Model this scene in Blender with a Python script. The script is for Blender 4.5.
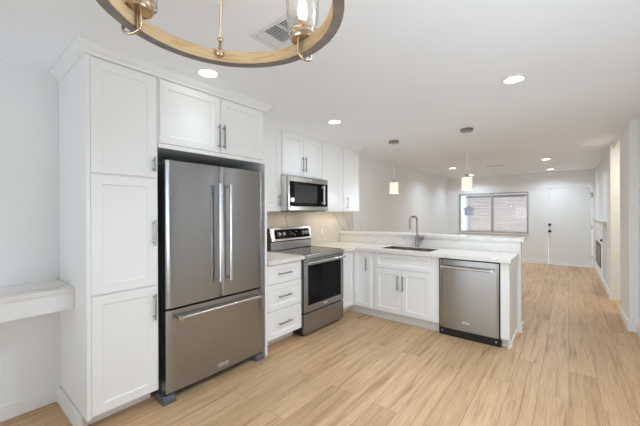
import bpy, bmesh, math, random
from mathutils import Matrix, Vector
random.seed(7)
sc = bpy.context.scene
for o in list(bpy.data.objects): bpy.data.objects.remove(o)
COL = sc.collection

# ------------------------------------------------------------------ camera
F, YAW, PIT, ROL, CH = 307.8, math.radians(38.87), math.radians(-.042), math.radians(-.27), 1.388
fw = Vector((-math.sin(YAW)*math.cos(PIT), math.cos(YAW)*math.cos(PIT), math.sin(PIT)))
rt = Vector((math.cos(YAW), math.sin(YAW), 0)); up = rt.cross(fw)
r2 = rt*math.cos(ROL)+up*math.sin(ROL); u2 = r2.cross(fw)
cam = bpy.data.objects.new('camera', bpy.data.cameras.new('camera')); COL.objects.link(cam)
cam.matrix_world = Matrix(((r2.x, u2.x, -fw.x, 0), (r2.y, u2.y, -fw.y, 0), (r2.z, u2.z, -fw.z, CH), (0, 0, 0, 1)))
cam.data.sensor_width = 36; cam.data.lens = F*36/640; cam.data.clip_start = .02
sc.camera = cam

# ------------------------------------------------------------------ world, lights, exposure
w = bpy.data.worlds.new('world'); sc.world = w; w.use_nodes = True
bg = w.node_tree.nodes['Background']; bg.inputs[0].default_value = (.80, .90, 1.0, 1); bg.inputs[1].default_value = 1.05

def area(name, loc, rot, sx, sy, power, col=(1, 1, 1), spread=180):
    l = bpy.data.lights.new(name, 'AREA'); l.shape = 'RECTANGLE'; l.size = sx; l.size_y = sy
    l.energy = power; l.color = col; l.spread = math.radians(spread)
    o = bpy.data.objects.new(name, l); COL.objects.link(o); o.location = loc
    o.rotation_euler = [math.radians(a) for a in rot]
    return o
# fill lamps added as daylight: unseen patio door, unseen right window, far window
area('fill_patio_door', (-1.1, -2.50, .95), (119, 0, 0), 3.0, 1.7, 50, (.79, .90, 1))
area('fill_right_window', (.60, 1.35, 1.30), (0, 112, -34), 1.1, 1.5, 32, (.79, .90, 1))
area('fill_far_sill', (-1.74, 11.1, .25), (-128, 0, 0), 3.4, .7, 170, (.92, .95, 1))  # hidden below the sill, aimed up to brighten the living room ceiling
area('hall_light', (1.3, 6.2, 2.40), (0, 0, 0), .4, .4, 13, (1, .90, .76))
DOWN_POWER = 7.5
vs = sc.view_settings
vs.view_transform = 'Standard'; vs.look = 'None'; vs.gamma = 1; vs.exposure = 0.21; vs.use_curve_mapping = False
sc.cycles.max_bounces = 12; sc.cycles.diffuse_bounces = 8; sc.cycles.glossy_bounces = 5; sc.cycles.transmission_bounces = 8
sc.cycles.caustics_reflective = False; sc.cycles.caustics_refractive = False
sc.cycles.sample_clamp_indirect = 6

# ------------------------------------------------------------------ materials
def mat(name, col, rough=.5, metal=0, emit=None, estr=0, trans=0, ior=1.45, spec=None, coat=0, alpha=None):
    m = bpy.data.materials.new(name); m.use_nodes = True
    b = m.node_tree.nodes['Principled BSDF']
    b.inputs['Base Color'].default_value = (*col, 1); b.inputs['Roughness'].default_value = rough
    b.inputs['Metallic'].default_value = metal
    b.inputs['IOR'].default_value = ior
    b.inputs['Transmission Weight'].default_value = trans
    if spec is not None: b.inputs['Specular IOR Level'].default_value = spec
    if emit: b.inputs['Emission Color'].default_value = (*emit, 1); b.inputs['Emission Strength'].default_value = estr
    b.inputs['Coat Weight'].default_value = coat
    return m
def nd(m, t, **kw):
    n = m.node_tree.nodes.new(t)
    for k, v in kw.items(): setattr(n, k, v)
    return n
def lk(m, a, b): m.node_tree.links.new(a, b)
def bsdf(m): return m.node_tree.nodes['Principled BSDF']
def coords(m, scale=(1, 1, 1), rot=(0, 0, 0), kind='Object'):
    t = nd(m, 'ShaderNodeTexCoord'); p = nd(m, 'ShaderNodeMapping')
    p.inputs['Scale'].default_value = scale; p.inputs['Rotation'].default_value = rot
    lk(m, t.outputs[kind], p.inputs[0]); return p.outputs[0]
def ramp(m, src, stops):
    r = nd(m, 'ShaderNodeValToRGB'); e = r.color_ramp.elements
    e[0].position, e[0].color = stops[0][0], (*stops[0][1], 1); e[1].position, e[1].color = stops[-1][0], (*stops[-1][1], 1)
    for p, c in stops[1:-1]:
        x = e.new(p); x.color = (*c, 1)
    lk(m, src, r.inputs[0]); return r.outputs[0]
def noise(m, vec, scale, detail=4, rough=.5, dist=0):
    n = nd(m, 'ShaderNodeTexNoise'); n.inputs['Scale'].default_value = scale; n.inputs['Detail'].default_value = detail
    n.inputs['Roughness'].default_value = rough; n.inputs['Distortion'].default_value = dist
    lk(m, vec, n.inputs['Vector']); return n.outputs['Fac']
def mixc(m, a, b, fac, mode='MIX'):
    n = nd(m, 'ShaderNodeMix', data_type='RGBA', blend_type=mode)
    for s, v in ((n.inputs[6], a), (n.inputs[7], b), (n.inputs[0], fac)):
        if hasattr(v, 'links'): lk(m, v, s)
        elif isinstance(v, tuple): s.default_value = (*v, 1)
        else: s.default_value = v
    return n.outputs[2]
def bump(m, h, strength=.1, dist=.01):
    b = nd(m, 'ShaderNodeBump'); b.inputs['Strength'].default_value = strength; b.inputs['Distance'].default_value = dist
    lk(m, h, b.inputs['Height']); lk(m, b.outputs[0], bsdf(m).inputs['Normal'])

def plaster(name, col):
    m = mat(name, col, .75, spec=.25); v = coords(m)
    bump(m, noise(m, v, 140, 3), .12, .003)
    n = noise(m, v, 1.3, 2)
    c = ramp(m, n, [(.3, tuple(x*.97 for x in col)), (.7, col)]); lk(m, c, bsdf(m).inputs['Base Color']); return m
M = {}
M['wall'] = plaster('wall_paint', (.84, .845, .84))
M['ceil'] = plaster('ceiling_paint', (.875, .90, .935))
M['trim'] = mat('trim_paint', (.84, .845, .835), .38)
M['cab'] = mat('cabinet_paint', (.88, .885, .88), .33)
v = coords(M['cab']); bump(M['cab'], noise(M['cab'], v, 60, 2), .03, .002)
M['cabin'] = mat('cabinet_interior', (.72, .72, .70), .6)
M['toe'] = mat('toe_kick_paint', (.76, .765, .76), .5)

def wood_floor():
    m = mat('oak_plank_floor', (.55, .38, .22), .36)
    v = coords(m, rot=(0, 0, math.radians(90)))
    br = nd(m, 'ShaderNodeTexBrick'); lk(m, v, br.inputs['Vector'])
    br.offset = .37; br.offset_frequency = 2; br.squash = 1
    br.inputs['Scale'].default_value = 1; br.inputs['Brick Width'].default_value = 1.45; br.inputs['Row Height'].default_value = .185
    br.inputs['Mortar Size'].default_value = .0016; br.inputs['Mortar Smooth'].default_value = .1; br.inputs['Bias'].default_value = 0
    br.inputs['Color1'].default_value = (0, 0, 0, 1); br.inputs['Color2'].default_value = (1, 1, 1, 1); br.inputs['Mortar'].default_value = (.5, .5, .5, 1)
    # per plank offset of the grain
    off = nd(m, 'ShaderNodeVectorMath', operation='MULTIPLY_ADD'); lk(m, br.outputs['Color'], off.inputs[0])
    off.inputs[1].default_value = (7.3, 5.1, 3.7); lk(m, v, off.inputs[2])
    mp = nd(m, 'ShaderNodeMapping'); mp.inputs['Scale'].default_value = (.8, 15, 1); lk(m, off.outputs[0], mp.inputs[0])
    g1 = noise(m, mp.outputs[0], 1.5, 6, .60, .8)
    mp2 = nd(m, 'ShaderNodeMapping'); mp2.inputs['Scale'].default_value = (3, 70, 1); lk(m, off.outputs[0], mp2.inputs[0])
    g2 = noise(m, mp2.outputs[0], 1.5, 4, .6)
    plank = ramp(m, br.outputs['Color'], [(0, (.545, .365, .205)), (.3, (.63, .425, .245)), (.65, (.68, .465, .275)), (1, (.585, .395, .23))])
    grain = ramp(m, g1, [(.30, (.60, .52, .43)), (.45, (.92, .89, .85)), (.62, (1.05, 1.04, 1.03)), (.78, (.84, .80, .74))])
    c = mixc(m, plank, grain, 1.0, 'MULTIPLY')
    fine = ramp(m, g2, [(.3, (.80, .78, .75)), (.6, (1.04, 1.04, 1.04))]); c = mixc(m, c, fine, .9, 'MULTIPLY')
    # knots
    mk = nd(m, 'ShaderNodeMapping'); mk.inputs['Scale'].default_value = (1.5, 3.4, 1); lk(m, off.outputs[0], mk.inputs[0])
    vo = nd(m, 'ShaderNodeTexVoronoi'); vo.inputs['Scale'].default_value = 1.15; lk(m, mk.outputs[0], vo.inputs['Vector'])
    kn = ramp(m, vo.outputs['Distance'], [(.0, (.42, .30, .20)), (.022, (.62, .50, .40)), (.065, (1, 1, 1))]); c = mixc(m, c, kn, .75, 'MULTIPLY')
    big = ramp(m, noise(m, v, .9, 2), [(.3, (.94, .93, .93)), (.7, (1.04, 1.03, 1.02))]); c = mixc(m, c, big, 1.0, 'MULTIPLY')
    c = mixc(m, c, (.30, .20, .12), br.outputs['Fac']); 
    lk(m, c, bsdf(m).inputs['Base Color'])
    bump(m, g2, .05, .002)
    rr = ramp(m, g1, [(.3, (.44,)*3), (.7, (.34,)*3)]); lk(m, rr, bsdf(m).inputs['Roughness'])
    return m
M['floor'] = wood_floor()

def marble(name, seed=0.0, vein=(.66, .61, .55)):
    m = mat(name, (.83, .81, .77), .16, spec=.5)
    t = nd(m, 'ShaderNodeTexCoord'); p = nd(m, 'ShaderNodeMapping'); p.inputs['Location'].default_value = (seed, seed*.7, seed*.3)
    p.inputs['Rotation'].default_value = (.5, .35, .6)
    lk(m, t.outputs['Object'], p.inputs[0]); v = p.outputs[0]
    n1 = noise(m, v, .7, 4, .45, .3)
    a = ramp(m, n1, [(.490, (1, 1, 1)), (.4985, (.4, .4, .4)), (.5, (.4, .4, .4)), (.507, (1, 1, 1))])
    n2 = noise(m, v, 2.1, 5, .6, .6)
    b = ramp(m, n2, [(.494, (1, 1, 1)), (.5, (.78, .78, .78)), (.506, (1, 1, 1))])
    cl = ramp(m, noise(m, v, 1.6, 4), [(.35, (.775, .74, .70)), (.65, (.83, .80, .765))])
    c = mixc(m, vein, cl, a); c2 = mixc(m, (.66, .61, .54), c, b)
    lk(m, c2, bsdf(m).inputs['Base Color']); return m
M['marble'] = marble('veined_quartz_counter', 0)
def splash_mat():
    m = mat('veined_quartz_backsplash', (.74, .69, .61), .16)
    v = coords(m); sep = nd(m, 'ShaderNodeSeparateXYZ'); lk(m, v, sep.inputs[0])
    base = ramp(m, noise(m, v, 1.4, 4), [(.35, (.60, .55, .475)), (.65, (.66, .61, .54))])
    def mth(op, a, b=None, c=None):
        n = nd(m, 'ShaderNodeMath', operation=op)
        for i, q in enumerate((a, b, c)):
            if q is None: continue
            if hasattr(q, 'links'): lk(m, q, n.inputs[i])
            else: n.inputs[i].default_value = q
        return n.outputs[0]
    wob = mth('MULTIPLY_ADD', noise(m, v, 2.4, 5, .55), .34, -.17)
    fine = mth('MULTIPLY_ADD', noise(m, v, 11, 4, .6), .05, -.025)
    for y0, sl, wd, st in ((2.93, -.25, .009, .9), (4.02, -.85, .010, .85), (4.26, -.75, .010, .85), (2.30, .5, .007, .5), (3.55, -1.2, .006, .35)):
        # vein where  y + sl*(z-1.4) + wobble = y0
        zz = mth('MULTIPLY_ADD', sep.outputs[2], -sl, 1.4*sl)
        d = mth('ABSOLUTE', mth('SUBTRACT', mth('ADD', mth('ADD', mth('ADD', sep.outputs[1], zz), wob), fine), y0))
        k = mth('MULTIPLY', mth('SUBTRACT', 1.0, mth('MINIMUM', mth('DIVIDE', d, wd*2), 1.0)), st)
        base = mixc(m, base, (.30, .28, .26), k)
    lk(m, base, bsdf(m).inputs['Base Color']); return m
M['splash'] = splash_mat()
M['desk'] = marble('veined_quartz_desk', 5.3, (.55, .47, .35))

def steel(name, col=(.56, .55, .54), rough=.27, axis=2, warp=0.0):
    m = mat(name, col, rough, 1)
    v = coords(m, scale=(1.5, 1.5, 1500)); n = noise(m, v, 1.0, 1)
    rr = ramp(m, n, [(.3, (rough-.02,)*3), (.7, (rough+.02,)*3)]); lk(m, rr, bsdf(m).inputs['Roughness'])
    bsdf(m).inputs['Anisotropic'].default_value = .8; bsdf(m).inputs['Anisotropic Rotation'].default_value = .25
    tg = nd(m, 'ShaderNodeTangent', direction_type='RADIAL', axis='Z'); lk(m, tg.outputs[0], bsdf(m).inputs['Tangent'])
    return m
M['steel'] = steel('brushed_stainless', (.36, .355, .355), .25, 0)
M['steel_l'] = steel('light_brushed_stainless', (.40, .40, .40), .25, 0)
M['steel_h'] = mat('polished_handle_steel', (.58, .575, .57), .22, 1)
M['nickel'] = mat('brushed_nickel', (.33, .30, .265), .3, 1)
M['pull'] = mat('dark_nickel_pull', (.33, .325, .32), .34, 1)
M['brass'] = mat('aged_brass', (.58, .45, .32), .26, 1)
M['black'] = mat('black_plastic', (.012, .012, .013), .35)
M['glass_b'] = mat('black_oven_glass', (.006, .006, .007), .05, spec=.12)
M['cooktop'] = mat('black_cooktop_glass', (.03, .03, .032), .05, spec=.9)
M['darkgrey'] = mat('dark_grey_enamel', (.07, .07, .072), .45)
M['foot'] = mat('grey_foot_plastic', (.12, .125, .15), .5)
M['badge'] = mat('badge_silver', (.78, .78, .78), .3, .6)
M['ink'] = mat('badge_lettering', (.12, .12, .12), .4)
M['plate'] = mat('white_plate_plastic', (.78, .78, .76), .35)
M['slot'] = mat('outlet_slots', (.15, .15, .15), .5)
M['shade'] = mat('warm_glass_shade', (.62, .54, .42), .35, emit=(1, .86, .64), estr=.60)
v = coords(M['shade'], scale=(1, 1, 1)); _vo = nd(M['shade'], 'ShaderNodeTexVoronoi', feature='DISTANCE_TO_EDGE'); _vo.inputs['Scale'].default_value = 38
lk(M['shade'], v, _vo.inputs['Vector'])
lk(M['shade'], ramp(M['shade'], _vo.outputs['Distance'], [(.0, (.62, .50, .36)), (.12, (1, .93, .80))]), bsdf(M['shade']).inputs['Emission Color'])
M['lamp'] = mat('lit_lens', (1, 1, 1), .4, emit=(1, .97, .92), estr=6)
M['bulb'] = mat('lit_bulb', (1, .9, .7), .4, emit=(1, .72, .36), estr=5)
M['pane'] = mat('clear_glass', (1, 1, 1), .02, trans=1, ior=1.45)
M['glass'] = mat('seeded_glass', (1, .99, .97), .05, trans=1, ior=1.25)
_v = coords(M['glass']); bump(M['glass'], noise(M['glass'], _v, 55, 2), .5, .01)
M['vent_w'] = mat('white_vent_metal', (.74, .745, .74), .4)
M['vent_d'] = mat('duct_grey', (.17, .17, .17), .9)
M['blind'] = mat('white_blind_vinyl', (.82, .82, .82), .45)
M['rail'] = mat('grey_blind_rail', (.28, .29, .31), .5)
M['alu'] = mat('window_aluminium', (.40, .40, .38), .45)
M['fence'] = mat('outdoor_pink_stucco', (.74, .62, .60), .8)
_v = coords(M['fence']); lk(M['fence'], ramp(M['fence'], noise(M['fence'], _v, 3, 4), [(.3, (.62, .54, .53)), (.7, (.80, .72, .70))]), bsdf(M['fence']).inputs['Base Color'])
M['pave'] = mat('outdoor_paving', (.55, .53, .50), .8)
_v = coords(M['pave']); bump(M['pave'], noise(M['pave'], _v, 20, 3), .2, .01)
M['blue'] = mat('blue_grey_paint', (.12, .17, .25), .5)
def ring_wood():
    m = mat('golden_ring_wood', (.62, .44, .25), .5); v = coords(m, scale=(6, 6, 60)); n = noise(m, v, 1.2, 5, .6, .5)
    lk(m, ramp(m, n, [(.3, (.58, .38, .20)), (.5, (.76, .55, .31)), (.7, (.84, .65, .40))]), bsdf(m).inputs['Base Color']); return m
M['rwood'] = ring_wood()
M['rmetal'] = mat('weathered_grey_band', (.17, .145, .13), .5, .35)
_v = coords(M['rmetal'], scale=(9, 9, 40)); lk(M['rmetal'], ramp(M['rmetal'], noise(M['rmetal'], _v, 2, 4), [(.3, (.20, .175, .165)), (.7, (.31, .275, .255))]), bsdf(M['rmetal']).inputs['Base Color'])
M['sinkm'] = mat('sink_steel', (.40, .33, .28), .4, 1)
M['soot'] = mat('fire_screen_mesh', (.05, .045, .04), .6)

# ------------------------------------------------------------------ mesh helpers
class MB:
    def __init__(s): s.bm = bmesh.new()
    def box(s, x0, x1, y0, y1, z0, z1, bev=0.0, seg=2):
        g = bmesh.ops.create_cube(s.bm, size=1)
        vs_ = g['verts']
        for q in vs_: q.co = Vector(((x0+x1)/2+q.co.x*(x1-x0), (y0+y1)/2+q.co.y*(y1-y0), (z0+z1)/2+q.co.z*(z1-z0)))
        if bev > 0:
            es = list({e for q in vs_ for e in q.link_edges})
            bmesh.ops.bevel(s.bm, geom=es, offset=bev, segments=seg, profile=.5, affect='EDGES')
        return s
    def cyl(s, a, b, r, n=20, r2=None, caps=True):
        a, b = Vector(a), Vector(b); d = b-a; L = d.length
        mt = Matrix.Translation((a+b)/2) @ d.to_track_quat('Z', 'Y').to_matrix().to_4x4()
        bmesh.ops.create_cone(s.bm, cap_ends=caps, segments=n, radius1=r, radius2=r if r2 is None else r2, depth=L, matrix=mt); return s
    def sphere(s, c, r, n=16, sc_=(1, 1, 1)):
        bmesh.ops.create_uvsphere(s.bm, u_segments=n, v_segments=n//2, radius=r, matrix=Matrix.Translation(c) @ Matrix.Diagonal((*sc_, 1))); return s
    def tube(s, pts, r, n=12):
        pts = [Vector(p) for p in pts]; rings = []
        for i, p in enumerate(pts):
            t = (pts[min(i+1, len(pts)-1)]-pts[max(i-1, 0)]).normalized()
            if i == 0: ref = Vector((0, 0, 1)) if abs(t.z) < .9 else Vector((1, 0, 0)); u = t.cross(ref).normalized()
            else: u = (u - t*u.dot(t)).normalized()
            w_ = t.cross(u)
            rings.append([s.bm.verts.new(p+(u*math.cos(2*math.pi*k/n)+w_*math.sin(2*math.pi*k/n))*r) for k in range(n)])
        for a, b in zip(rings, rings[1:]):
            for k in range(n): s.bm.faces.new((a[k], a[(k+1) % n], b[(k+1) % n], b[k]))
        s.bm.faces.new(rings[0][::-1]); s.bm.faces.new(rings[-1]); return s
    def lathe(s, prof, c=(0, 0, 0), n=40, closed=False):
        c = Vector(c); rings = []
        for r, z in prof: rings.append([s.bm.verts.new(c+Vector((r*math.cos(2*math.pi*k/n), r*math.sin(2*math.pi*k/n), z))) for k in range(n)])
        prs = list(zip(rings, rings[1:])) + ([(rings[-1], rings[0])] if closed else [])
        for a, b in prs:
            for k in range(n): s.bm.faces.new((a[k], a[(k+1) % n], b[(k+1) % n], b[k]))
        if not closed:
            for R_, rev in ((rings[0], True), (rings[-1], False)):
                s.bm.faces.new(R_[::-1] if rev else R_)
        return s
    def prism(s, poly, lo, hi, axis='x'):
        """poly in the two other axes (order: remaining axes x,y,z), extruded along axis"""
        def P(p, t):
            return {'x': (t, p[0], p[1]), 'y': (p[0], t, p[1]), 'z': (p[0], p[1], t)}[axis]
        a = [s.bm.verts.new(P(p, lo)) for p in poly]; b = [s.bm.verts.new(P(p, hi)) for p in poly]
        n = len(poly)
        for k in range(n): s.bm.faces.new((a[k], a[(k+1) % n], b[(k+1) % n], b[k]))
        s.bm.faces.new(a[::-1]); s.bm.faces.new(b); return s
    def curved_panel(s, x0, x1, y0, y1, z0, z1, bulge, n=24, edge=.006):
        """front (y0 side) bulges toward -y across x"""
        poly = []
        for k in range(n+1):
            t = k/n; x = x0+(x1-x0)*t
            e = min(t, 1-t)*(x1-x0); rnd = 0 if e >= edge else edge*(1-math.sqrt(max(0, 1-((edge-e)/edge)**2)))
            poly.append((x, y0-bulge*(1-(2*t-1)**2)+rnd))
        poly += [(x1, y1), (x0, y1)]
        return s.prism(poly, z0, z1, 'z')
    def shaker(s, x0, x1, z0, z1, y=0.0, t=.02, rail=.058, rec=.010):
        """framed door with a recessed flat panel; front at y, back at y+t"""
        def loop(i, yy): return [s.bm.verts.new(p) for p in ((x0+i, yy, z0+i), (x1-i, yy, z0+i), (x1-i, yy, z1-i), (x0+i, yy, z1-i))]
        b = loop(0, y+t); a0 = loop(0, y+.0015); a1 = loop(.0015, y); a2 = loop(rail, y); a3 = loop(rail+.005, y+rec)
        for p, q in ((b, a0), (a0, a1), (a1, a2), (a2, a3)):
            for k in range(4): s.bm.faces.new((p[k], p[(k+1) % 4], q[(k+1) % 4], q[k]))
        s.bm.faces.new(a3); s.bm.faces.new(b[::-1]); return s
    def build(s, name, m, parent=None, smooth=False, kind=None, label=None):
        bmesh.ops.recalc_face_normals(s.bm, faces=s.bm.faces)
        me = bpy.data.meshes.new(name); s.bm.to_mesh(me); s.bm.free()
        me.materials.append(M[m] if isinstance(m, str) else m)
        if smooth:
            for p in me.polygons: p.use_smooth = True
            me.set_sharp_from_angle(angle=math.radians(38))
        o = bpy.data.objects.new(name, me); COL.objects.link(o)
        if parent: o.parent = parent
        if kind: o['kind'] = kind
        if label: o['label'] = label
        return o
def thing(name, label, cat, loc=(0, 0, 0), rz=0, group=None):
    o = bpy.data.objects.new(name, None); COL.objects.link(o); o.location = loc; o.rotation_euler = (0, 0, math.radians(rz))
    o.empty_display_size = .1; o['label'] = label; o['category'] = cat
    if group: o['group'] = group
    return o
def tag(o, label, cat, group=None):
    o['label'] = label; o['category'] = cat
    if group: o['group'] = group
    return o
def struct(name, mb, m): return mb.build(name, m, kind='structure')
def copy_tree(o, parent=None):
    c = o.copy(); COL.objects.link(c); c.parent = parent
    for ch in [x for x in bpy.data.objects if x.parent == o]: copy_tree(ch, c)
    return c
def text_mesh(s, size, m, parent, loc, name='lettering', rot=(90, 0, 0), ext=.0004):
    cu = bpy.data.curves.new(name, 'FONT'); cu.body = s; cu.size = size; cu.extrude = ext; cu.align_x = 'CENTER'; cu.align_y = 'CENTER'
    t = bpy.data.objects.new(name, cu); COL.objects.link(t); bpy.context.view_layer.update()
    me = bpy.data.meshes.new_from_object(t.evaluated_get(bpy.context.evaluated_depsgraph_get()))
    bpy.data.objects.remove(t); o = bpy.data.objects.new(name, me); COL.objects.link(o)
    me.materials.clear(); me.materials.append(M[m]); o.parent = parent; o.location = loc; o.rotation_euler = [math.radians(a) for a in rot]
    return o

# ================================================================== SETTING
XL, XR0, XR1, XR2, YB, YF, H = -2.97, .62, .55, .52, -2.6, 10.15, 2.44
YO0, YO1 = 5.82, 6.65           # opening in the right wall
T = .12
struct('floor', MB().box(XL-T, 2.6, YB-T, YF+T, -.08, 0), 'floor')
struct('ceiling', MB().box(XL-T, 2.6, YB-T, YF+T, H, H+.1), 'ceil')
struct('wall_left', MB().box(XL-T, XL, YB-T, YF+T, 0, H), 'wall')
# far wall with window and door openings
wx0, wx1, wz0, wz1 = -2.64, -.845, .775, 1.945
dx0, dx1, dz1 = -.415, .462, 2.015
b = MB()
b.box(XL, wx0, YF, YF+T, 0, H).box(wx0, wx1, YF, YF+T, 0, wz0).box(wx0, wx1, YF, YF+T, wz1, H).box(wx1, dx0, YF, YF+T, 0, H)
b.box(dx0, dx1, YF, YF+T, dz1, H).box(dx1, 2.6, YF, YF+T, 0, H)
struct('wall_far', b, 'wall')
struct('wall_right', MB().box(XR0, XR0+T, YB, 5.03, 0, H).box(XR1, XR0+T, 5.03, YO0, 0, H), 'wall')
# right wall beyond the opening, with a shallow niche beside the fireplace
NY0, NY1, NZ0, NZ1 = 7.2, 8.02, .15, 1.19
b = MB().box(XR2, XR2+.14, YO1, NY0, 0, H).box(XR2, XR2+.14, NY1, YF, 0, H).box(XR2, XR2+.14, NY0, NY1, 0, NZ0).box(XR2, XR2+.14, NY0, NY1, NZ1, H).box(XR2+.10, XR2+.14, NY0, NY1, NZ0, NZ1)
b.box(XR2+.14, 2.6, YO1, YO1+.12, 0, H)
struct('wall_right_far', b, 'wall')
struct('wall_hall', MB().box(XR0+T, 2.6, YO0-.12, YO0, 0, H).box(2.48, 2.6, YO0, YO1, 0, H), 'wall')
struct('wall_header', MB().box(XR1, XR1+.10, YO0, YO1, H-.07, H), 'wall')
# wall behind the camera with the opening of the added patio door
b = MB().box(XL, -2.65, YB-T, YB, 0, H).box(.45, XR0+T, YB-T, YB, 0, H).box(-2.65, .45, YB-T, YB, 2.15, H)
struct('wall_back', b, 'wall')
# baseboards
def base_y(name, x, y0, y1, side, h=.105, t=.014):
    x2 = x+side*t
    b = MB().box(min(x, x2), max(x, x2), y0, y1, 0, h-.008).box(min(x, x+side*t*.6), max(x, x+side*t*.6), y0, y1, h-.008, h)
    return struct(name, b, 'trim')
def base_x(name, y, x0, x1, side, h=.105, t=.014):
    y2 = y+side*t
    b = MB().box(x0, x1, min(y, y2), max(y, y2), 0, h-.008).box(x0, x1, min(y, y+side*t*.6), max(y, y+side*t*.6), h-.008, h)
    return struct(name, b, 'trim')
base_y('baseboard_left', XL, YB, .57, 1)
base_y('baseboard_left_living', XL, 4.34, YF, 1)
base_x('baseboard_far', YF, XL, dx0-.07, -1)
base_y('baseboard_right', XR0, YB, 5.016, -1)
base_y('baseboard_right_middle', XR1, 5.016, YO0, -1)
base_x('baseboard_right_step', 5.03, XR1, XR0, -1)
base_y('baseboard_right_far', XR2, YO1, YF, -1)
base_x('baseboard_opening', YO1, XR2-.014, 2.48, -1)
# pony wall of the peninsula
PX1 = -.425
struct('wall_peninsula', MB().box(XL, PX1, 4.20, 4.33, 0, 1.045), 'trim')
struct('baseboard_peninsula', MB().box(PX1, PX1+.014, 4.19, 4.344, 0, .10).box(XL, PX1+.014, 4.33, 4.344, 0, .10).box(-.458, PX1+.014, 4.186, 4.20, 0, .10), 'trim')
struct('baseboard_pantry', MB().box(XL+.014, -2.40, .548, .5705, 0, .105), 'trim')

# crown moulding along the tops of the cabinets (follows a path)
def crown(name, path, z0=2.372, z1=2.44, out=.06):
    """path: outer cabinet face corners in plan, room side on the right of travel"""
    prof = [(0, z0), (.008, z0), (.012, z0+.014), (.030, z0+.030), (.046, z0+.052), (.056, z0+.058), (.056, z1-.0005), (0, z1-.0005)]
    pts = [Vector(p) for p in path]; bm = bmesh.new(); rings = []
    for i, p in enumerate(pts):
        ns = []
        if i > 0: d = (pts[i]-pts[i-1]).normalized(); ns.append(Vector((d.y, -d.x)))
        if i < len(pts)-1: d = (pts[i+1]-pts[i]).normalized(); ns.append(Vector((d.y, -d.x)))
        n = sum(ns, Vector((0, 0))).normalized(); k = 1/n.dot(ns[0])
        rings.append([bm.verts.new((p.x+n.x*o*k, p.y+n.y*o*k, z)) for o, z in prof])
    for a, b_ in zip(rings, rings[1:]):
        for k in range(len(prof)): bm.faces.new((a[k], a[(k+1) % len(prof)], b_[(k+1) % len(prof)], b_[k]))
    bm.faces.new(rings[0]); bm.faces.new(rings[-1][::-1])
    m_ = MB(); m_.bm.free(); m_.bm = bm
    return struct(name, m_, 'trim')
crown('trim_1', [(XL, .57), (-2.30, .57), (-2.30, 2.01), (-2.60, 2.01)])
crown('trim_2', [(-2.62, 2.075), (-2.62, 4.27), (XL, 4.27)])

# window 1: sliding aluminium window in the far wall
b = MB()
fr = .045
b.box(wx0, wx1, YF-.015, YF+.06, wz0, wz0+fr).box(wx0, wx1, YF-.015, YF+.06, wz1-fr, wz1)
b.box(wx0, wx0+fr, YF-.015, YF+.06, wz0+fr, wz1-fr).box(wx1-fr, wx1, YF-.015, YF+.06, wz0+fr, wz1-fr)
b.box(-1.765, -1.69, YF-.012, YF+.05, wz0+fr, wz1-fr)
win = struct('window_1', b, 'alu')
MB().box(wx0-.02, wx1+.02, YF-.045, YF, wz0-.02, wz0+.003, .004).build('window_sill', 'trim', win)
MB().box(wx0+fr, -1.765, YF+.05, YF+.056, wz0+fr, wz1-fr).build('pane', 'pane', win)
MB().box(-1.69, wx1-fr, YF+.05, YF+.056, wz0+fr, wz1-fr).build('pane', 'pane', win)
def blind(x0, x1, label):
    t = thing('window_blind', label, 'blind', ((x0+x1)/2, YF+.02, wz0+fr), 0)
    h = wz1-wz0-2*fr; hw = (x1-x0)/2
    MB().box(-hw, hw, -.018, .018, h-.085, h-.02, .003).build('headrail', 'rail', t)
    b = MB(); n = 23
    for k in range(n):
        z = .03+(h-.13)*k/(n-1)
        b.prism([(-.018, z+.011), (-.0175, z+.0125), (.018, z-.0105), (.0175, z-.012)], -hw+.004, hw-.004, 'x')
    b.build('slats', 'blind', t)
    MB().box(-hw, hw, -.014, .014, 0.002, .018, .002).build('bottom_rail', 'blind', t)
    b = MB()
    for x in (-hw*.7, 0, hw*.7): b.cyl((x, 0, .01), (x, 0, h-.08), .0012, 6)
    b.build('ladder_cords', 'rail', t)
    return t
blind(-2.43, -1.775, 'white horizontal blind over the left pane of the living room window')
blind(-1.68, -.90, 'white horizontal blind over the right pane of the living room window')
# outside
struct('ground_outside', MB().box(-9, 6, YF+T, 18, -.12, -.04), 'pave')
tag(MB().box(-3.05, 6, 13.0, 13.2, -.04, 2.6).build('garden_wall', 'fence'), 'pale pink stucco garden wall outside the living room window', 'wall')
t = thing('post_lantern', 'blue-grey lantern on a thin post outside the far left edge of the window', 'lantern', (-2.56, 10.95, 0))
MB().box(-.10, .16, -.07, .07, 1.28, 1.48, .02).prism([(-.16, 1.48), (.22, 1.48), (.06, 1.60)], -.08, .08, 'y').build('lantern_body', 'blue', t)
MB().cyl((.05, 0, 1.60), (.05, 0, 2.0), .008).build('finial', 'blue', t)
MB().cyl((.05, 0, -.04), (.05, 0, 1.28), .014).build('post', 'blue', t)

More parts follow.
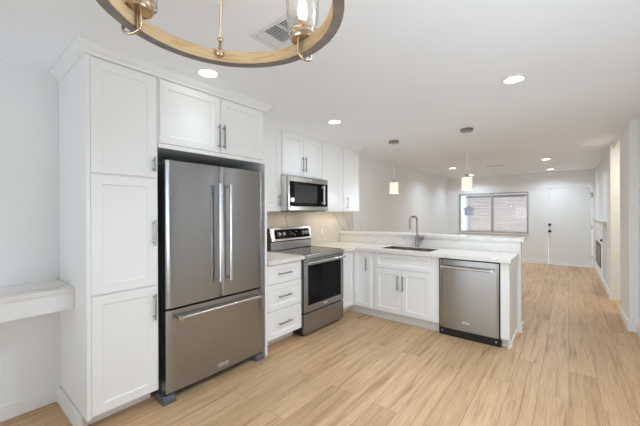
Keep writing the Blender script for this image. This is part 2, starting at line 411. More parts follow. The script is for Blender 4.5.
# front door
dr = struct('door_1', MB().box(dx0+.004, dx1-.004, YF+.005, YF+.045, .018, dz1-.004), 'trim')
cs = .062
MB().box(dx0-cs, dx0, YF-.016, YF+.02, 0, dz1+cs, .003).box(dx1, dx1+.055, YF-.016, YF+.02, 0, dz1+cs, .003).box(dx0, dx1, YF-.016, YF+.02, dz1, dz1+cs, .003).build('casing', 'trim', dr)
k = MB().cyl((-.38, YF+.005, .875), (-.38, YF-.006, .875), .033, 24); k.cyl((-.38, YF-.006, .875), (-.38, YF-.04, .875), .012); k.sphere((-.38, YF-.055, .875), .03, 16, (1, .8, 1)); k.build('door_knob', 'black', dr, True, label='black door knob')
MB().cyl((-.38, YF+.005, 1.045), (-.38, YF-.018, 1.045), .033, 24).box(-.386, -.374, YF-.036, YF-.018, 1.025, 1.065, .002).build('deadbolt', 'black', dr, True, label='black deadbolt')
MB().cyl((.02, YF+.005, 1.52), (.02, YF-.004, 1.52), .012, 16).build('peephole', 'badge', dr)
for z in (.25, 1.0, 1.78): MB().cyl((dx1-.002, YF-.008, z-.05), (dx1-.002, YF-.008, z+.05), .008, 10).build('hinge', 'nickel', dr)
MB().box(dx1-.045, dx1+.02, YF-.035, YF-.014, 1.83, 1.85, .002).box(dx1-.01, dx1+.012, YF-.03, YF-.014, 1.74, 1.83, .002).build('door_guard', 'nickel', dr)
MB().box(dx0-.01, dx1+.01, YF-.05, YF+.06, 0, .018, .004).build('threshold', mat('threshold_light_leak', (.86, .86, .9), .3, .1), dr)  # bright white of the sill stands for daylight leaking under the door
b = MB().box(.585, .62, .52, .58, .72, 1.98).box(.585, .62, 2.12, 2.18, .72, 1.98).box(.585, .62, .58, 2.12, .72, .78).box(.585, .62, .58, 2.12, 1.92, 1.98)  # unseen window frame, added around the right-wall fill lamp
w2 = struct('window_added', b, 'trim'); MB().box(.612, .619, .58, 2.12, .78, 1.92).build('pane', 'pane', w2)
# unseen patio door behind the camera, added to light the room
b = MB()
for x in (-2.65, -1.12, .39): b.box(x, x+.06, YB-.08, YB-.03, 0, 2.15)
b.box(-2.65, .45, YB-.08, YB-.03, 2.09, 2.15).box(-2.65, .45, YB-.08, YB-.03, 0, .05)
pd = struct('door_added', b, 'alu')
MB().box(-2.59, -1.12, YB-.06, YB-.054, .05, 2.09).build('pane', 'pane', pd)
MB().box(-1.06, .39, YB-.06, YB-.054, .05, 2.09).build('pane', 'pane', pd)

# fireplace in the right wall of the living room, with shelf
t = thing('fireplace', 'small dark gas fireplace screen low in the right living room wall', 'fireplace', (XR2, 9.12, 0), -90)
b = MB(); b.box(-.62, .62, -.012, 0, .23, .26, .002).box(-.62, .62, -.012, 0, .66, .72, .002).box(-.62, -.59, -.012, 0, .26, .66, .002).box(.59, .62, -.012, 0, .26, .66, .002)
b.build('frame', 'darkgrey', t)
b = MB().box(-.59, .59, -.002, 0, .26, .66)
for k in range(38): b.box(-.585+k*.0312, -.582+k*.0312, -.006, -.002, .26, .66)
b.build('screen', mat('pale_metal_screen', (.50, .47, .45), .5, .4), t)
tag(MB().box(XR2-.05, XR2, 7.18, 10.12, 1.195, 1.225, .004).build('mantel_shelf', 'trim'), 'thin white mantel shelf along the wall above the fireplace', 'shelf')
t = thing('gas_key_valve', 'small black round valve knob on the wall right of the fireplace', 'valve', (XR2, 8.12, .825), -90)
MB().cyl((0, 0, 0), (0, -.006, 0), .03, 20).build('plate', 'black', t, True); MB().cyl((0, -.006, 0), (0, -.035, 0), .018, 16).build('knob', 'black', t, True)
tag(MB().box(XR2-.012, XR2+.10, 7.2, 8.02, .145, .165, .003).build('niche_ledge', mat('pale_grey_stone', (.52, .53, .54), .5)), 'pale grey ledge at the bottom of the white wall niche', 'ledge')

# ================================================================== CABINETS
def pull(parent, x, z0, z1, y=0.0, horiz=False, mt='pull', r=.0064, so=.030):
    b = MB()
    if horiz:   # x = z of the bar, z0..z1 = x range
        b.cyl((z0, y-so, x), (z1, y-so, x), r, 12)
        for q in (z0+.022, z1-.022): b.cyl((q, y, x), (q, y-so, x), r*.8, 10)
    else:
        b.cyl((x, y-so, z0), (x, y-so, z1), r, 12)
        for q in (z0+.022, z1-.022): b.cyl((x, y, q), (x, y-so, q), r*.8, 10)
    return b.build('handle', mt, parent, True)
def door(t, x0, x1, z0, z1, hx=None, hz=None, y=0.0, name='door', **kw):
    d = MB().shaker(x0, x1, z0, z1, y).build(name, 'cab', t)
    if hx is not None: pull(d, hx, hz[0], hz[1], y)
    return d
CF = -2.30   # face of doors, facing +X. thing local: x -> world Y, y -> into the wall
def cab_x(name, label, cat, y0, face=CF, group=None): return thing(name, label, cat, (face, y0, 0), 90, group)

# pantry
t = cab_x('pantry_cabinet', 'tall white pantry cabinet with three stacked doors left of the refrigerator', 'cabinet', .57)
MB().box(0, .43, .0205, .668, .11, 2.436).box(.022, .43, .004, .0205, 2.370, 2.436).box(0, .022, .002, .0205, .11, 2.436).box(.012, .43, .16, .66, 0, .11).build('body', 'cab', t)
door(t, .024, .415, .125, .868, .393, (.635, .82))
door(t, .024, .415, .880, 1.636, .393, (1.158, 1.342))
door(t, .024, .415, 1.648, 2.366, .393, (1.685, 1.79))
# over-fridge cabinet
t = cab_x('over_fridge_cabinet', 'white two-door cabinet mounted above the refrigerator', 'cabinet', 1.0)
MB().box(.002, 1.0, .0205, .668, 1.868, 2.436).box(.002, 1.0, .004, .0205, 2.370, 2.436).box(.002, 1.0, .004, .0205, 1.868, 1.900).build('body', 'cab', t)
door(t, .012, .508, 1.903, 2.366, .487, (1.935, 2.135)); door(t, .514, .985, 1.903, 2.366, .536, (1.935, 2.135))
tag(MB().box(-2.968, -2.285, 1.985, 2.009, 0, 1.866, .001).build('refrigerator_end_panel', 'cab'), 'tall white panel closing the right side of the refrigerator bay', 'panel')
# drawer base
t = cab_x('drawer_base_cabinet', 'white base cabinet with three drawers between refrigerator and range', 'cabinet', 2.011)
MB().box(0, .522, .0205, .66, .11, .874).box(0, .522, .155, .66, 0, .11).build('body', 'cab', t)
MB().box(0, .522, .148, .154, 0, .109).build('toe_kick', 'toe', t)
for z0, z1 in ((.122, .398), (.408, .664), (.674, .862)):
    d = MB().shaker(.014, .508, z0, z1, 0, rail=.05).build('drawer', 'cab', t); zc = (z0+z1)/2
    pull(d, zc, .150, .335, 0, True)
# corner base (L shaped)
t = thing('corner_base_cabinet', 'white L-shaped corner base cabinet with two narrow doors right of the range', 'cabinet', (-2.30, 3.585, 0))
poly = [(-.655, -.27), (-.0205, -.27), (-.0205, .0205), (.30, .0205), (.30, .612), (-.655, .612)]
MB().prism(poly, .11, .874, 'z').build('body', 'cab', t)
poly = [(-.65, -.27), (-.13, -.27), (-.13, .078), (.30, .078), (.30, .61), (-.65, .61)]
MB().prism(poly, 0, .1095, 'z').build('toe_kick', 'toe', t)
d = MB().shaker(0, .252, .122, .862, 0, rail=.05).build('door', 'cab', t); d.rotation_euler = (0, 0, math.radians(90)); d.location = (0, -.262, 0)
d = MB().shaker(.012, .262, .122, .862, 0, rail=.05).build('door', 'cab', t); pull(d, .205, .612, .785)
# sink base, facing -Y
t = thing('sink_base_cabinet', 'white two-door sink cabinet with a false drawer front in the peninsula', 'cabinet', (-1.998, 3.585, 0))
MB().box(0, .02, .0205, .60, .11, .874).box(.822, .842, .0205, .60, .11, .874).box(.02, .822, .0205, .05, .11, .874).box(.02, .822, .05, .60, .11, .13).box(.02, .822, .59, .60, .13, .874).build('body', 'cab', t)
MB().box(0, .842, .075, .09, 0, .11).build('toe_kick', 'toe', t)
MB().shaker(.034, .758, .682, .862, 0, rail=.045).build('false_drawer_front', 'cab', t)
door(t, .034, .393, .122, .670, .350, (.42, .605)); door(t, .399, .758, .122, .670, .417, (.42, .605))
# peninsula end panel
t = thing('peninsula_end_panel', 'white end panel with stile closing the peninsula beside the dishwasher', 'panel', (-.538, 3.585, 0))
MB().box(.06, .078, .022, .60, 0, .874).build('side_panel', 'trim', t); MB().box(.0, .078, 0, .020, .098, .874, .001).box(0, .0595, .076, .09, 0, .11).box(0, .0595, .02, .12, .11, .874).build('stile', 'cab', t)
MB().box(.078, .090, .075, .598, 0, .060, .002).build('shoe_trim', 'trim', t)

# upper cabinets, facing +X
UF = -2.62
t = cab_x('upper_cabinet', 'white single-door upper cabinet between the over-fridge cabinet and microwave', 'cabinet', 2.011, UF)
MB().box(0, .527, .004, .0205, 2.353, 2.436).box(0, .527, .0205, .345, 1.405, 2.436).build('body', 'cab', t); door(t, .01, .51, 1.412, 2.350, .475, (1.46, 1.60))
t = cab_x('over_range_cabinet', 'short white two-door upper cabinet directly above the microwave', 'cabinet', 2.54, UF)
MB().box(0, .76, .004, .0205, 2.353, 2.436).box(0, .76, .0205, .345, 1.84, 2.436).build('body', 'cab', t); door(t, .008, .376, 1.853, 2.350, .350, (1.905, 2.095)); door(t, .382, .752, 1.853, 2.350, .408, (1.905, 2.095))
t = cab_x('upper_cabinet', 'white handleless upper cabinet immediately right of the microwave', 'cabinet', 3.302, UF)
MB().box(0, .496, .004, .0205, 2.353, 2.436).box(0, .496, .0205, .345, 1.405, 2.436).build('body', 'cab', t); door(t, .008, .488, 1.412, 2.350)
t = cab_x('upper_cabinet', 'white narrow end upper cabinet, rightmost of the upper row', 'cabinet', 3.80, UF)
MB().box(0, .47, .004, .0205, 2.353, 2.436).box(0, .47, .0205, .345, 1.405, 2.436).build('body', 'cab', t); door(t, .012, .46, 1.412, 2.350, .095, (1.445, 1.62))

# ================================================================== COUNTERS
tag(MB().box(-2.955, -2.262, 2.012, 2.534, .876, .914, .003).build('worktop', 'marble'), 'short veined quartz worktop over the three-drawer cabinet', 'countertop')
sx0, sx1, sy0, sy1 = -1.96, -1.29, 3.70, 4.06
b = MB()
b.box(-2.955, -2.262, 3.306, 4.184, .876, .914)
b.box(-2.262, sx0, 3.552, 4.184, .876, .914).box(sx1, -.44, 3.552, 4.184, .876, .914)
b.box(sx0, sx1, 3.552, sy0, .876, .914).box(sx0, sx1, sy1, 4.184, .876, .914)
tag(b.build('worktop', 'marble'), 'L-shaped veined quartz worktop around the sink on the peninsula', 'countertop')
tag(MB().box(XL+.002, -2.956, 2.012, 4.33, .914, 1.404).box(XL+.002, -2.956, 4.33, 4.60, 1.083, 1.404).build('backsplash', 'splash'), 'full-height cream veined backsplash slab behind the range', 'backsplash')
tag(MB().box(-2.955, PX1, 4.185, 4.199, .915, 1.044).build('bar_splash', 'marble'), 'low veined quartz splash below the raised bar ledge', 'backsplash')
tag(MB().box(-2.955, PX1+.035, 4.15, 4.47, 1.046, 1.082, .003).build('raised_counter', 'marble'), 'raised white quartz bar ledge behind the sink', 'bar ledge')
# desk in the left nook
t = thing('wall_desk', 'wall-mounted desk ledge with veined top left of the pantry', 'desk', (XL, .568, 0))
MB().box(.001, .41, -1.6, 0, .868, .898, .002).build('desktop', 'desk', t)
MB().box(.38, .40, -1.6, 0, .757, .867, .002).box(.001, .02, -1.6, 0, .757, .867).build('apron', 'trim', t)

# sink
b = MB()
zt, zb, wt = .875, .70, .012
b.box(sx0+.001, sx0+.004, sy0+.001, sy1-.001, zb, .908).box(sx1-.004, sx1-.001, sy0+.001, sy1-.001, zb, .908).box(sx0+.004, sx1-.004, sy0+.001, sy0+.004, zb, .908).box(sx0+.004, sx1-.004, sy1-.004, sy1-.001, zb, .908).box(sx0+.001, sx1-.001, sy0+.001, sy1-.001, zb-.01, zb)
t = thing('sink', 'undermount stainless sink basin set in the peninsula worktop', 'sink', (0, 0, 0))
b.build('basin', 'sinkm', t); MB().lathe([(.012, zb+.001), (.04, zb+.001), (.045, zb+.004), (.012, zb+.004)], ((sx0+sx1)/2, (sy0+sy1)/2, 0), 24, True).build('drain', 'nickel', t, True)
# faucet
t = thing('faucet', 'tall brushed nickel gooseneck kitchen faucet behind the sink', 'faucet', (-1.615, 4.125, .914))
MB().lathe([(.0, 0), (.030, 0), (.030, .006), (.0235, .010), (.0235, .150), (.018, .158), (0, .158)], n=28).build('faucet_base', 'nickel', t, True)
pts = [(0, 0, .15), (0, 0, .36)]
for a in range(0, 91, 18): pts.append((0, -.045*(1-math.cos(math.radians(a)))*.9, .36+.045*math.sin(math.radians(a))))
pts += [(0, -.10, .418), (0, -.185, .412)]
for a in range(0, 91, 18): pts.append((0, -.20-.04*math.sin(math.radians(a)), .37+.04*math.cos(math.radians(a))))
pts += [(0, -.24, .34)]
MB().tube(pts, .014, 14).build('spout', 'nickel', t, True)
MB().cyl((0, -.24, .36), (0, -.24, .245), .0165, 20).build('spray_head', 'nickel', t, True)
MB().cyl((0, 0, .115), (.075, 0, .118), .015, 16).cyl((.06, 0, .118), (.085, 0, .120), .023, 20).box(.070, .084, -.008, .008, .118, .165, .002).build('lever', 'nickel', t, True)

# ================================================================== REFRIGERATOR
t = thing('refrigerator', 'stainless french door refrigerator with bottom freezer drawer', 'refrigerator', (-2.275, 1.036, 0), 90)
W = .919
MB().box(.004, W-.004, .085, .64, .035, 1.755, .004).build('body', 'darkgrey', t)
MB().box(.02, W-.02, .07, .10, .02, .062).build('grille', 'black', t)
def fdoor(x0, x1, z0, z1, name, bulge=.006):
    return MB().curved_panel(x0, x1, 0.006, .078, z0, z1, bulge).build(name, 'steel', t, True)
dl = fdoor(.002, W/2+.012, .688, 1.780, 'door'); drr = fdoor(W/2+.016, W-.002, .688, 1.780, 'door'); fz = fdoor(.002, W-.002, .066, .672, 'freezer_drawer', .008)
def apph(parent, x, z0, z1, horiz=False, y=-.052, r=.0125, base=0.0, mt='steel_h'):
    b = MB()
    if horiz:
        b.cyl((z0, y, x), (z1, y, x), r, 18)
        for q in (z0+.02, z1-.02): b.cyl((q, y-.013, x), (q, y+.012, x), r*1.25, 16).box(q-.009, q+.009, y, base, x-.011, x+.011, .002)
    else:
        b.cyl((x, y, z0), (x, y, z1), r, 18)
        for q in (z0+.02, z1-.02): b.cyl((x, y, q-.018), (x, y, q+.018), r*1.25, 16).box(x-.010, x+.010, y, base, q-.010, q+.010, .002)
    return b.build('handle', mt, parent, True)
apph(dl, W/2-.038, .822, 1.632); apph(drr, W/2+.062, .822, 1.632); apph(fz, .615, .065, .865, True)
bd = MB().box(.427, .524, -.006, .004, .104, .128, .001).build('badge', 'badge', fz)
MB().box(.431, .520, -.0065, -.0055, .108, .124).build('badge_field', mat('badge_grey', (.30, .29, .28), .4, .5), bd)
text_mesh('KitchenAid', .015, 'badge', bd, (.4755, -.0068, .116))
for x in (.022, W-.05):
    MB().prism([(-.012, 0), (.12, 0), (.12, .05), (.02, .05), (-.012, .030)], x-.045, x+.045, 'x').build('foot', 'foot', t)
for x in (.03, W-.09): MB().box(x, x+.06, .03, .12, 1.756, 1.79, .004).build('hinge_cover', 'darkgrey', t)

# ================================================================== RANGE
t = thing('range', 'freestanding stainless electric range with black oven window and rear controls', 'range', (-2.272, 2.536, 0), 90)
W = .765
MB().box(.002, W-.002, .045, .62, .03, .900).build('body', 'black', t)
MB().box(0.003, W-.003, .03, .62, .900, .919, .003).build('cooktop', 'cooktop', t)
b = MB().box(0, W, -.002, .034, .868, .916, .005)
b.box(0, .008, .03, .62, .90, .922).box(W-.008, W, .03, .62, .90, .922); b.build('front_trim', 'steel_l', t)
bm_ = mat('burner_mark_grey', (.22, .22, .22), .3)
for x, y, r in ((.2, .18, .105), (.56, .18, .085), (.2, .43, .08), (.56, .43, .10)):
    MB().lathe([(r-.0015, .9192), (r, .9192), (r, .9194), (r-.0015, .9194)], (x, y, 0), 48, True).build('burner_ring', bm_, t)
od = MB().box(.004, W-.004, 0, .044, .270, .345, .003).box(.004, W-.004, 0, .044, .795, .862, .003).box(.004, .062, 0, .044, .345, .795).box(W-.062, W-.004, 0, .044, .345, .795).build('oven_door', 'steel', t)
MB().box(.062, W-.062, .003, .04, .345, .795).build('oven_window', 'glass_b', od)
apph(od, .832, .03, W-.03, True, y=-.045, r=.012)
bd = MB().box(.345, .415, -.003, .002, .304, .322, .001).build('badge', 'badge', od); text_mesh('KitchenAid', .012, 'ink', bd, (.38, -.0034, .313))
MB().box(.004, W-.004, .002, .044, .035, .256, .004).build('storage_drawer', 'steel', t)
for x in (.05, W-.05):
    for y in (.08, .55): MB().cyl((x, y, 0), (x, y, .03), .018, 14).build('foot', 'black', t)
# backguard (y 0.52 front .. 0.66)
b = MB().prism([(.555, .919), (.645, .919), (.645, 1.19), (.575, 1.19), (.545, 1.05), (.555, 1.03)], 0, W, 'x').build('backguard', 'black', t)
MB().prism([(.551, .925), (.556, .925), (.556, 1.022), (.551, 1.022)], .004, W-.004, 'x').build('splash_plate', 'steel_l', b)
def tilt(z, o=0): return .543+(z-1.045)*.215-o
MB().prism([(tilt(1.038, .012), 1.038), (tilt(1.038, .0), 1.034), (.645, 1.20), (.56, 1.205), (tilt(1.198, .012), 1.198)], .004, W-.004, 'x').build('control_panel', 'steel_l', b)
MB().prism([(tilt(1.062, .0145), 1.062), (tilt(1.062, .01), 1.062), (tilt(1.178, .01), 1.178), (tilt(1.178, .0145), 1.178)], .07, W-.05, 'x').build('control_glass', 'glass_b', b)
for x in (.13, .205, W-.19, W-.115):
    yk = tilt(1.12, .0145); n_ = Vector((0, -1, -.0)); n_ = Vector((0, -.978, .21))
    a = Vector((x, yk, 1.12)); MB().cyl(a, a+n_*.012, .025, 24).cyl(a+n_*.012, a+n_*.032, .019, 24, .017).build('knob', 'nickel', b, True)
for k, (x, z) in enumerate([(.33, 1.14), (.36, 1.125), (.39, 1.11), (.42, 1.095), (.33, 1.105), (.45, 1.14)]): MB().box(x, x+.02, tilt(z, .0150), tilt(z, .0143), z, z+.004).build('display_mark', 'badge', b)

# ================================================================== MICROWAVE
t = thing('microwave', 'stainless over-the-range microwave with dark door and vertical handle', 'microwave', (-2.52, 2.541, 0), 90)
W = .758
MB().box(0, W, .03, .425, 1.415, 1.827, .003).build('body', mat('microwave_side_white', (.80, .80, .79), .35, .3), t)
MB().box(.01, W-.01, .04, .42, 1.405, 1.415).build('underside', 'black', t)
fr_ = MB().box(.0, W, 0, .03, 1.762, 1.826, .003).box(0, W, 0, .03, 1.416, 1.468, .003).box(0, .028, 0, .03, 1.468, 1.762).box(W-.012, W, 0, .03, 1.468, 1.762).build('door', 'steel_l', t)
MB().box(.028, W-.012, .003, .028, 1.468, 1.762).build('door_window', 'glass_b', fr_)
MB().box(.11, .53, .0015, .004, 1.51, 1.73, .001).build('viewing_mesh', mat('microwave_window_mesh', (.03, .027, .024), .3, spec=.2), fr_)
apph(fr_, W-.125, 1.495, 1.74, y=-.034, r=.011, base=.003, mt=mat('satin_handle_steel', (.80, .79, .78), .5, .6))
bd = MB().box(.33, .42, -.003, .002, 1.783, 1.803, .001).build('badge', 'badge', fr_); text_mesh('KitchenAid', .013, 'ink', bd, (.375, -.0034, 1.793))
b2 = MB()
for k in range(18): b2.box(.10+k*.03, .118+k*.03, -.001, .002, 1.815, 1.819)
b2.build('vent_slots', 'black', fr_)

# ================================================================== DISHWASHER
t = thing('dishwasher', 'stainless dishwasher with bar handle built into the peninsula', 'dishwasher', (-1.155, 3.575, 0))
W = .615
MB().box(.004, W-.004, .035, .60, .10, .868).build('tub', 'black', t)
MB().box(.0, W, .03, .05, 0.0, .872).build('surround', 'black', t)
dd = MB().curved_panel(.012, W-.012, 0.002, .036, .094, .858, .004).build('door', steel('dishwasher_stainless', (.355, .345, .33), .24), t, True)
apph(dd, .782, .038, W-.045, True, y=-.05, r=.014)
MB().box(.006, W-.006, .018, .03, .012, .098, .002).build('kick_plate', 'black', t)
for x in (.04, W-.04): MB().cyl((x, .018, .05), (x, .014, .05), .006, 10).build('screw', 'badge', t)
bd = MB().box(.255, .335, -.006, .002, .175, .197, .001).build('badge', 'badge', dd); text_mesh('KitchenAid', .013, 'ink', bd, (.295, -.0064, .186))

# ================================================================== OUTLETS AND SWITCHES
def plate(name, label, cat, loc, rz, w_=.072, h_=.117, kind='outlet', gangs=1, pm='plate'):
    t = thing(name, label, cat, loc, rz)
    MB().box(-w_/2, w_/2, -.006, 0, -h_/2, h_/2, .002).build('cover_plate', pm, t)
    horiz = w_ > h_ and gangs == 1
    for g in range(gangs):
        cx = (g-(gangs-1)/2)*.046
        if kind == 'outlet':
            for s_ in (-1, 1):
                px_, pz = (s_*.02, 0) if horiz else (cx, s_*.02)
                f = MB().box(px_-.014, px_+.014, -.0075, -.006, pz-.014, pz+.014, .001).build('receptacle', 'trim', t)
                b = MB()
                if horiz: b.box(px_-.005, px_+.004, -.0079, -.0074, pz+.004, pz+.006).box(px_-.005, px_+.004, -.0079, -.0074, pz-.006, pz-.004)
                else: b.box(px_+.004, px_+.006, -.0079, -.0074, pz-.005, pz+.004).box(px_-.006, px_-.004, -.0079, -.0074, pz-.005, pz+.004)
                b.build('slots', 'slot', f)
        else: MB().box(cx-.016, cx+.016, -.009, -.006, -.033, .033, .002).build('rocker', 'trim', t)
    return t
plate('wall_outlet', 'white double outlet plate on the bar splash above the dishwasher', 'outlet', (-.865, 4.185, .985), 0, .165, .075, 'outlet', 1)
plate('wall_outlet', 'white outlet plate on the bar splash near the backsplash corner', 'outlet', (-2.36, 4.185, .99), 0, .117, .072)
plate('wall_outlet', 'white outlet plate on the backsplash right of the range', 'outlet', (-2.956, 3.70, 1.10), 90, pm=mat('cream_plate', (.62, .585, .52), .4))
plate('light_switch', 'single white switch on the left living room wall beyond the bar', 'switch', (XL, 4.89, 1.14), 90, kind='switch')
plate('light_switch', 'double white switch plate left of the front door', 'switch', (-.62, YF, 1.125), 0, .12, .117, 'switch', 2)
plate('wall_outlet', 'low white outlet on the far wall between window and front door', 'outlet', (-.67, YF, .27), 0)
plate('light_switch', 'single white switch on the right hand wall before the opening', 'switch', (XR1, 5.45, 1.12), -90, kind='switch')

# ================================================================== CEILING FITTINGS
spots = [(-2.09, 1.27, 'recessed ceiling downlight over the refrigerator'), (-2.09, 2.87, 'recessed ceiling downlight in front of the microwave'),
         (-.33, 2.86, 'recessed ceiling downlight over the open kitchen floor, brightest and nearest on the right'),
         (-.33, 1.27, 'added recessed ceiling downlight, out of view right of the chandelier'),  # unseen fitting added to brighten the kitchen, continuing the downlight grid
         (-.34, 7.62, 'recessed ceiling downlight in the living room, nearer of the right pair'),
         (-.34, 9.48, 'recessed ceiling downlight closest to the front door'),
         (-2.14, 7.70, 'recessed ceiling downlight left of the second pendant, nearer of the left pair'),
         (-2.14, 9.49, 'recessed ceiling downlight above the left pane of the far window')]
dl0 = None
for i, (x, y, lab) in enumerate(spots):
    if dl0 is None:
        t = dl0 = thing('ceiling_downlight', lab, 'ceiling light', (x, y, H), 0, 'recessed ceiling downlights')
        MB().lathe([(.066, -.001), (.066, -.009), (.078, -.010), (.092, -.006), (.093, 0.0), (.07, 0.0)], n=48, closed=True).build('trim_ring', 'trim', t, True)
        MB().lathe([(0.001, -.004), (.0655, -.004), (.0655, -.001), (.001, -.001)], n=40).build('lens', 'lamp', t, True)
    else:
        t = copy_tree(dl0); t.location = (x, y, H); t['label'] = lab
    l = bpy.data.lights.new('downlight_glow', 'AREA'); l.shape = 'DISK'; l.size = .12; l.energy = DOWN_POWER*(1.2 if y > 5 else .07 if y < 2 and x < -1 else .28 if x < -1 else 2.0 if y < 2 else 1.5); l.color = (.74, .88, 1); l.spread = math.radians(95 if y < 2 and x < -1 else 150)
    o = bpy.data.objects.new('downlight_glow', l); COL.objects.link(o); o.location = (x, y, H-.014)
t = thing('smoke_detector', 'white round smoke detector on the ceiling near the hall opening', 'smoke detector', (.165, 6.48, H))
MB().lathe([(0, 0), (.07, 0), (.07, -.018), (.055, -.034), (0, -.036)], n=36).build('housing', 'plate', t, True)
MB().lathe([(.03, -.0345), (.034, -.0345), (.034, -.038), (.03, -.038)], n=30, closed=True).build('test_ring', 'vent_w', t, True)
# four-way supply vent
t = thing('ceiling_vent', 'square white four-way air vent in the ceiling beside the chandelier', 'vent', (-1.285, 1.335, H))
s_ = .18
b = MB().box(-s_, s_, -s_, -s_+.028, -.008, 0).box(-s_, s_, s_-.028, s_, -.008, 0).box(-s_, -s_+.028, -s_+.028, s_-.028, -.008, 0).box(s_-.028, s_, -s_+.028, s_-.028, -.008, 0)
b.box(-.008, .008, .008, s_-.028, -.008, 0).box(-s_+.028, s_-.028, -.008, .008, -.008, 0); b.build('frame', 'vent_w', t)
MB().box(-s_+.02, s_-.02, -s_+.02, s_-.02, -.0012, -.0002).build('duct_opening', 'vent_d', t)
for fx0, fx1, fy0, fy1, dark in ((-.145, -.085, -.145, -.012, False), (-.075, .030, -.145, -.012, True), (.042, .145, -.145, -.012, True), (-.145, -.012, .012, .145, False), (.012, .145, .012, .145, False)):
    b = MB(); n = 8; st = (fy1-fy0)/n
    for k in range(n):
        o_ = fy0+k*st
        if dark: pr = [(o_, -.0125), (o_+.004, -.0125), (o_+.010, -.0015), (o_+.006, -.0015)]
        else: pr = [(o_+.014, -.0125), (o_+.016, -.0125), (o_+.002, -.0015), (o_, -.0015)]
        b.prism(pr, fx0, fx1, 'x')
    b.build('louvres', 'vent_w', t)
for x0_, x1_ in ((-.085, -.075), (.030, .042)): MB().box(x0_, x1_, -.152, -.008, -.0115, -.001).build('mullion', 'vent_w', t)
# small far register
t = thing('ceiling_vent', 'small slotted air register in the living room ceiling', 'vent', (-1.27, 7.93, H))
MB().box(-.19, .19, -.09, -.07, -.010, 0, .002).box(-.19, .19, .07, .09, -.010, 0, .002).box(-.19, -.17, -.07, .07, -.010, 0).box(.17, .19, -.07, .07, -.010, 0).build('frame', 'vent_w', t)
MB().box(-.17, .17, -.07, .07, -.002, -.0002).build('duct_opening', 'vent_d', t)
b = MB()
for k in range(3): b.box(-.17, .17, -.04+k*.04, -.036+k*.04, -.006, -.002)
b.build('louvres', 'vent_w', t)

# ================================================================== PENDANTS
def pendant(x, y, label):
    t = thing('pendant_lamp', label, 'pendant light', (x, y, H), 0, 'pendant lamps over the peninsula')
    MB().lathe([(0, 0), (.072, 0), (.074, -.004), (.074, -.028), (.068, -.034), (0, -.035)], n=40).build('canopy', 'nickel', t, True)
    MB().cyl((0, 0, -.035), (0, 0, -.60), .0045, 10).cyl((0, 0, -.28), (0, 0, -.30), .007, 12).build('rod', 'badge', t, True)
    MB().lathe([(0, -.572), (.016, -.572), (.020, -.600), (.020, -.612), (0, -.612)], n=24).build('socket_cap', 'nickel', t, True)
    MB().lathe([(.057, -.770), (.062, -.770), (.062, -.612), (.0, -.604), (0, -.608), (.057, -.616)], n=48).build('shade', 'shade', t, True)
    l = bpy.data.lights.new('pendant_glow', 'POINT'); l.energy = 7.5; l.color = (.88, .95, 1); l.shadow_soft_size = .04
    o = bpy.data.objects.new('pendant_glow', l); COL.objects.link(o); o.location = (x, y, H-.80)
    return t
pendant(-1.995, 4.215, 'small pendant lamp with glowing shade above the sink, left of the pair')
pendant(-.997, 4.205, 'small pendant lamp with glowing shade nearer the bar end, right of the pair')

# ================================================================== CHANDELIER
cx_, cy_, zr, R_ = -.791, .539, 1.988, .352
t = thing('chandelier', 'round wood and brass ring chandelier with glass hurricane lights hanging overhead', 'chandelier', (cx_, cy_, zr))
hh = .045
MB().lathe([(R_-.034, .0008), (R_-.006, .0008), (R_-.006, hh-.001), (R_-.034, hh-.001)], n=128, closed=True).build('wood_hoop', 'rwood', t, True)
b = MB().lathe([(R_-.0055, -.001), (R_, -.001), (R_, hh+.001), (R_-.0055, hh+.001)], n=128, closed=True)
b.lathe([(R_-.032, -.0018), (R_, -.0018), (R_, .0006), (R_-.032, .0006)], n=128, closed=True); b.build('metal_band', 'rmetal', t, True)
yaw_ = YAW
def rp(deg, r, z):   # angle measured in the camera's ground frame
    a = math.radians(deg)+yaw_; return Vector((r*math.cos(a), r*math.sin(a), z))
for deg in (111, 231, 351):
    p = rp(deg, R_-.042, .018); q = rp(deg, .035, .47)
    d = (q-p).normalized()
    rod = MB().cyl(p+d*.05, q, .0052, 12).sphere(p+d*.055, .011, 12).build('rod', 'brass', t, True)
    MB().sphere(p+Vector((0, 0, .008)), .017, 18).cyl(p+Vector((0, 0, .026)), p+d*.052, .007, 12, .005).cyl(rp(deg, R_-.05, .02), rp(deg, R_-.03, .02), .008, 12).build('rod_joint', 'brass', rod, True)
MB().lathe([(0, .46), (.045, .46), (.045, .48), (.012, .49), (0, .49)], n=32).build('hub', 'brass', t, True)
for z in (.42,): MB().lathe([(0, H-zr), (.065, H-zr), (.065, H-zr-.02), (.02, H-zr-.03), (0, H-zr-.03)], n=32).cyl((0, 0, .42), (0, 0, H-zr), .006).build('canopy', 'brass', t, True)
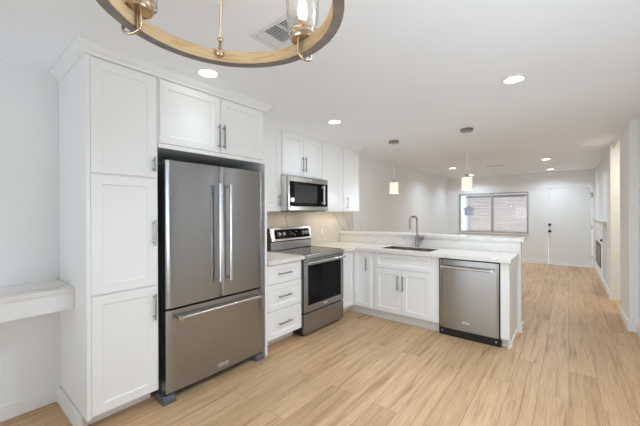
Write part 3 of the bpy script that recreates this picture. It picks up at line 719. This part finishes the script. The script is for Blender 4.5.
for deg in (48.5, 167, 291):
    rm = R_-.017
    # hook that cradles the ring from below
    def hk(dr, z): return rp(deg, rm+dr, z)
    pts = [hk(-.034, .100), hk(-.034, .06), hk(-.034, .02), hk(-.034, 0)]
    for a in range(15, 166, 15): pts.append(hk(-.034*math.cos(math.radians(a)), -.019*math.sin(math.radians(a))))
    pts += [hk(.034, 0), hk(.033, .012)]
    c = rp(deg, rm-(.024 if deg > 100 else .010), -.034)
    hkk = MB().tube(pts, .0052, 12).build('hook', 'brass', t, True)
    cup = MB().lathe([(0, .078), (.012, .078), (.043, .082), (.047, .088), (.047, .118), (.044, .118), (.042, .094), (0, .090)], c, 36).cyl(c+Vector((0, 0, .02)), c+Vector((0, 0, .082)), .005, 12).cyl(c+Vector((0, 0, .022)), rp(deg, rm-.016, .022), .0045, 10).build('cup', 'brass', t, True)
    MB().lathe([(.048, .100), (.056, .103), (.066, .30), (.062, .30), (.053, .112), (.048, .108)], c, 44, True).build('glass_hurricane', 'glass', t, True)
    MB().cyl(c+Vector((0, 0, .095)), c+Vector((0, 0, .155)), .013, 16).build('candle_socket', 'brass', t, True)
    MB().lathe([(0, .155), (.010, .158), (.017, .185), (.013, .225), (.004, .25), (0, .252)], c, 20).build('bulb', 'bulb', t, True)
    l = bpy.data.lights.new('candle_glow', 'POINT'); l.energy = 1.4; l.color = (1, .8, .55); l.shadow_soft_size = .02
    o = bpy.data.objects.new('candle_glow', l); COL.objects.link(o); o.location = Vector((cx_, cy_, zr))+c+Vector((0, 0, .275))

# unseen under-cabinet light strips, added for the warm tone of the backsplash
for y0, y1 in ((2.05, 2.50), (3.34, 4.18)):
    t = thing('under_cabinet_light', 'slim warm light strip added under the %s' % ('upper cabinet left of the microwave' if y0 < 3 else 'upper cabinets right of the microwave'), 'light strip', (-2.80, (y0+y1)/2, 1.405))
    h_ = (y1-y0)/2
    MB().box(-.012, .012, -h_, h_, -.010, 0, .002).build('housing', 'trim', t)
    area('under_cabinet_glow', (-2.80, (y0+y1)/2, 1.393), (0, 0, 0), .02, h_*2, .9, (1, .80, .55))
area('microwave_glow', (-2.75, 2.92, 1.402), (0, 0, 0), .08, .3, .5, (1, .80, .55))
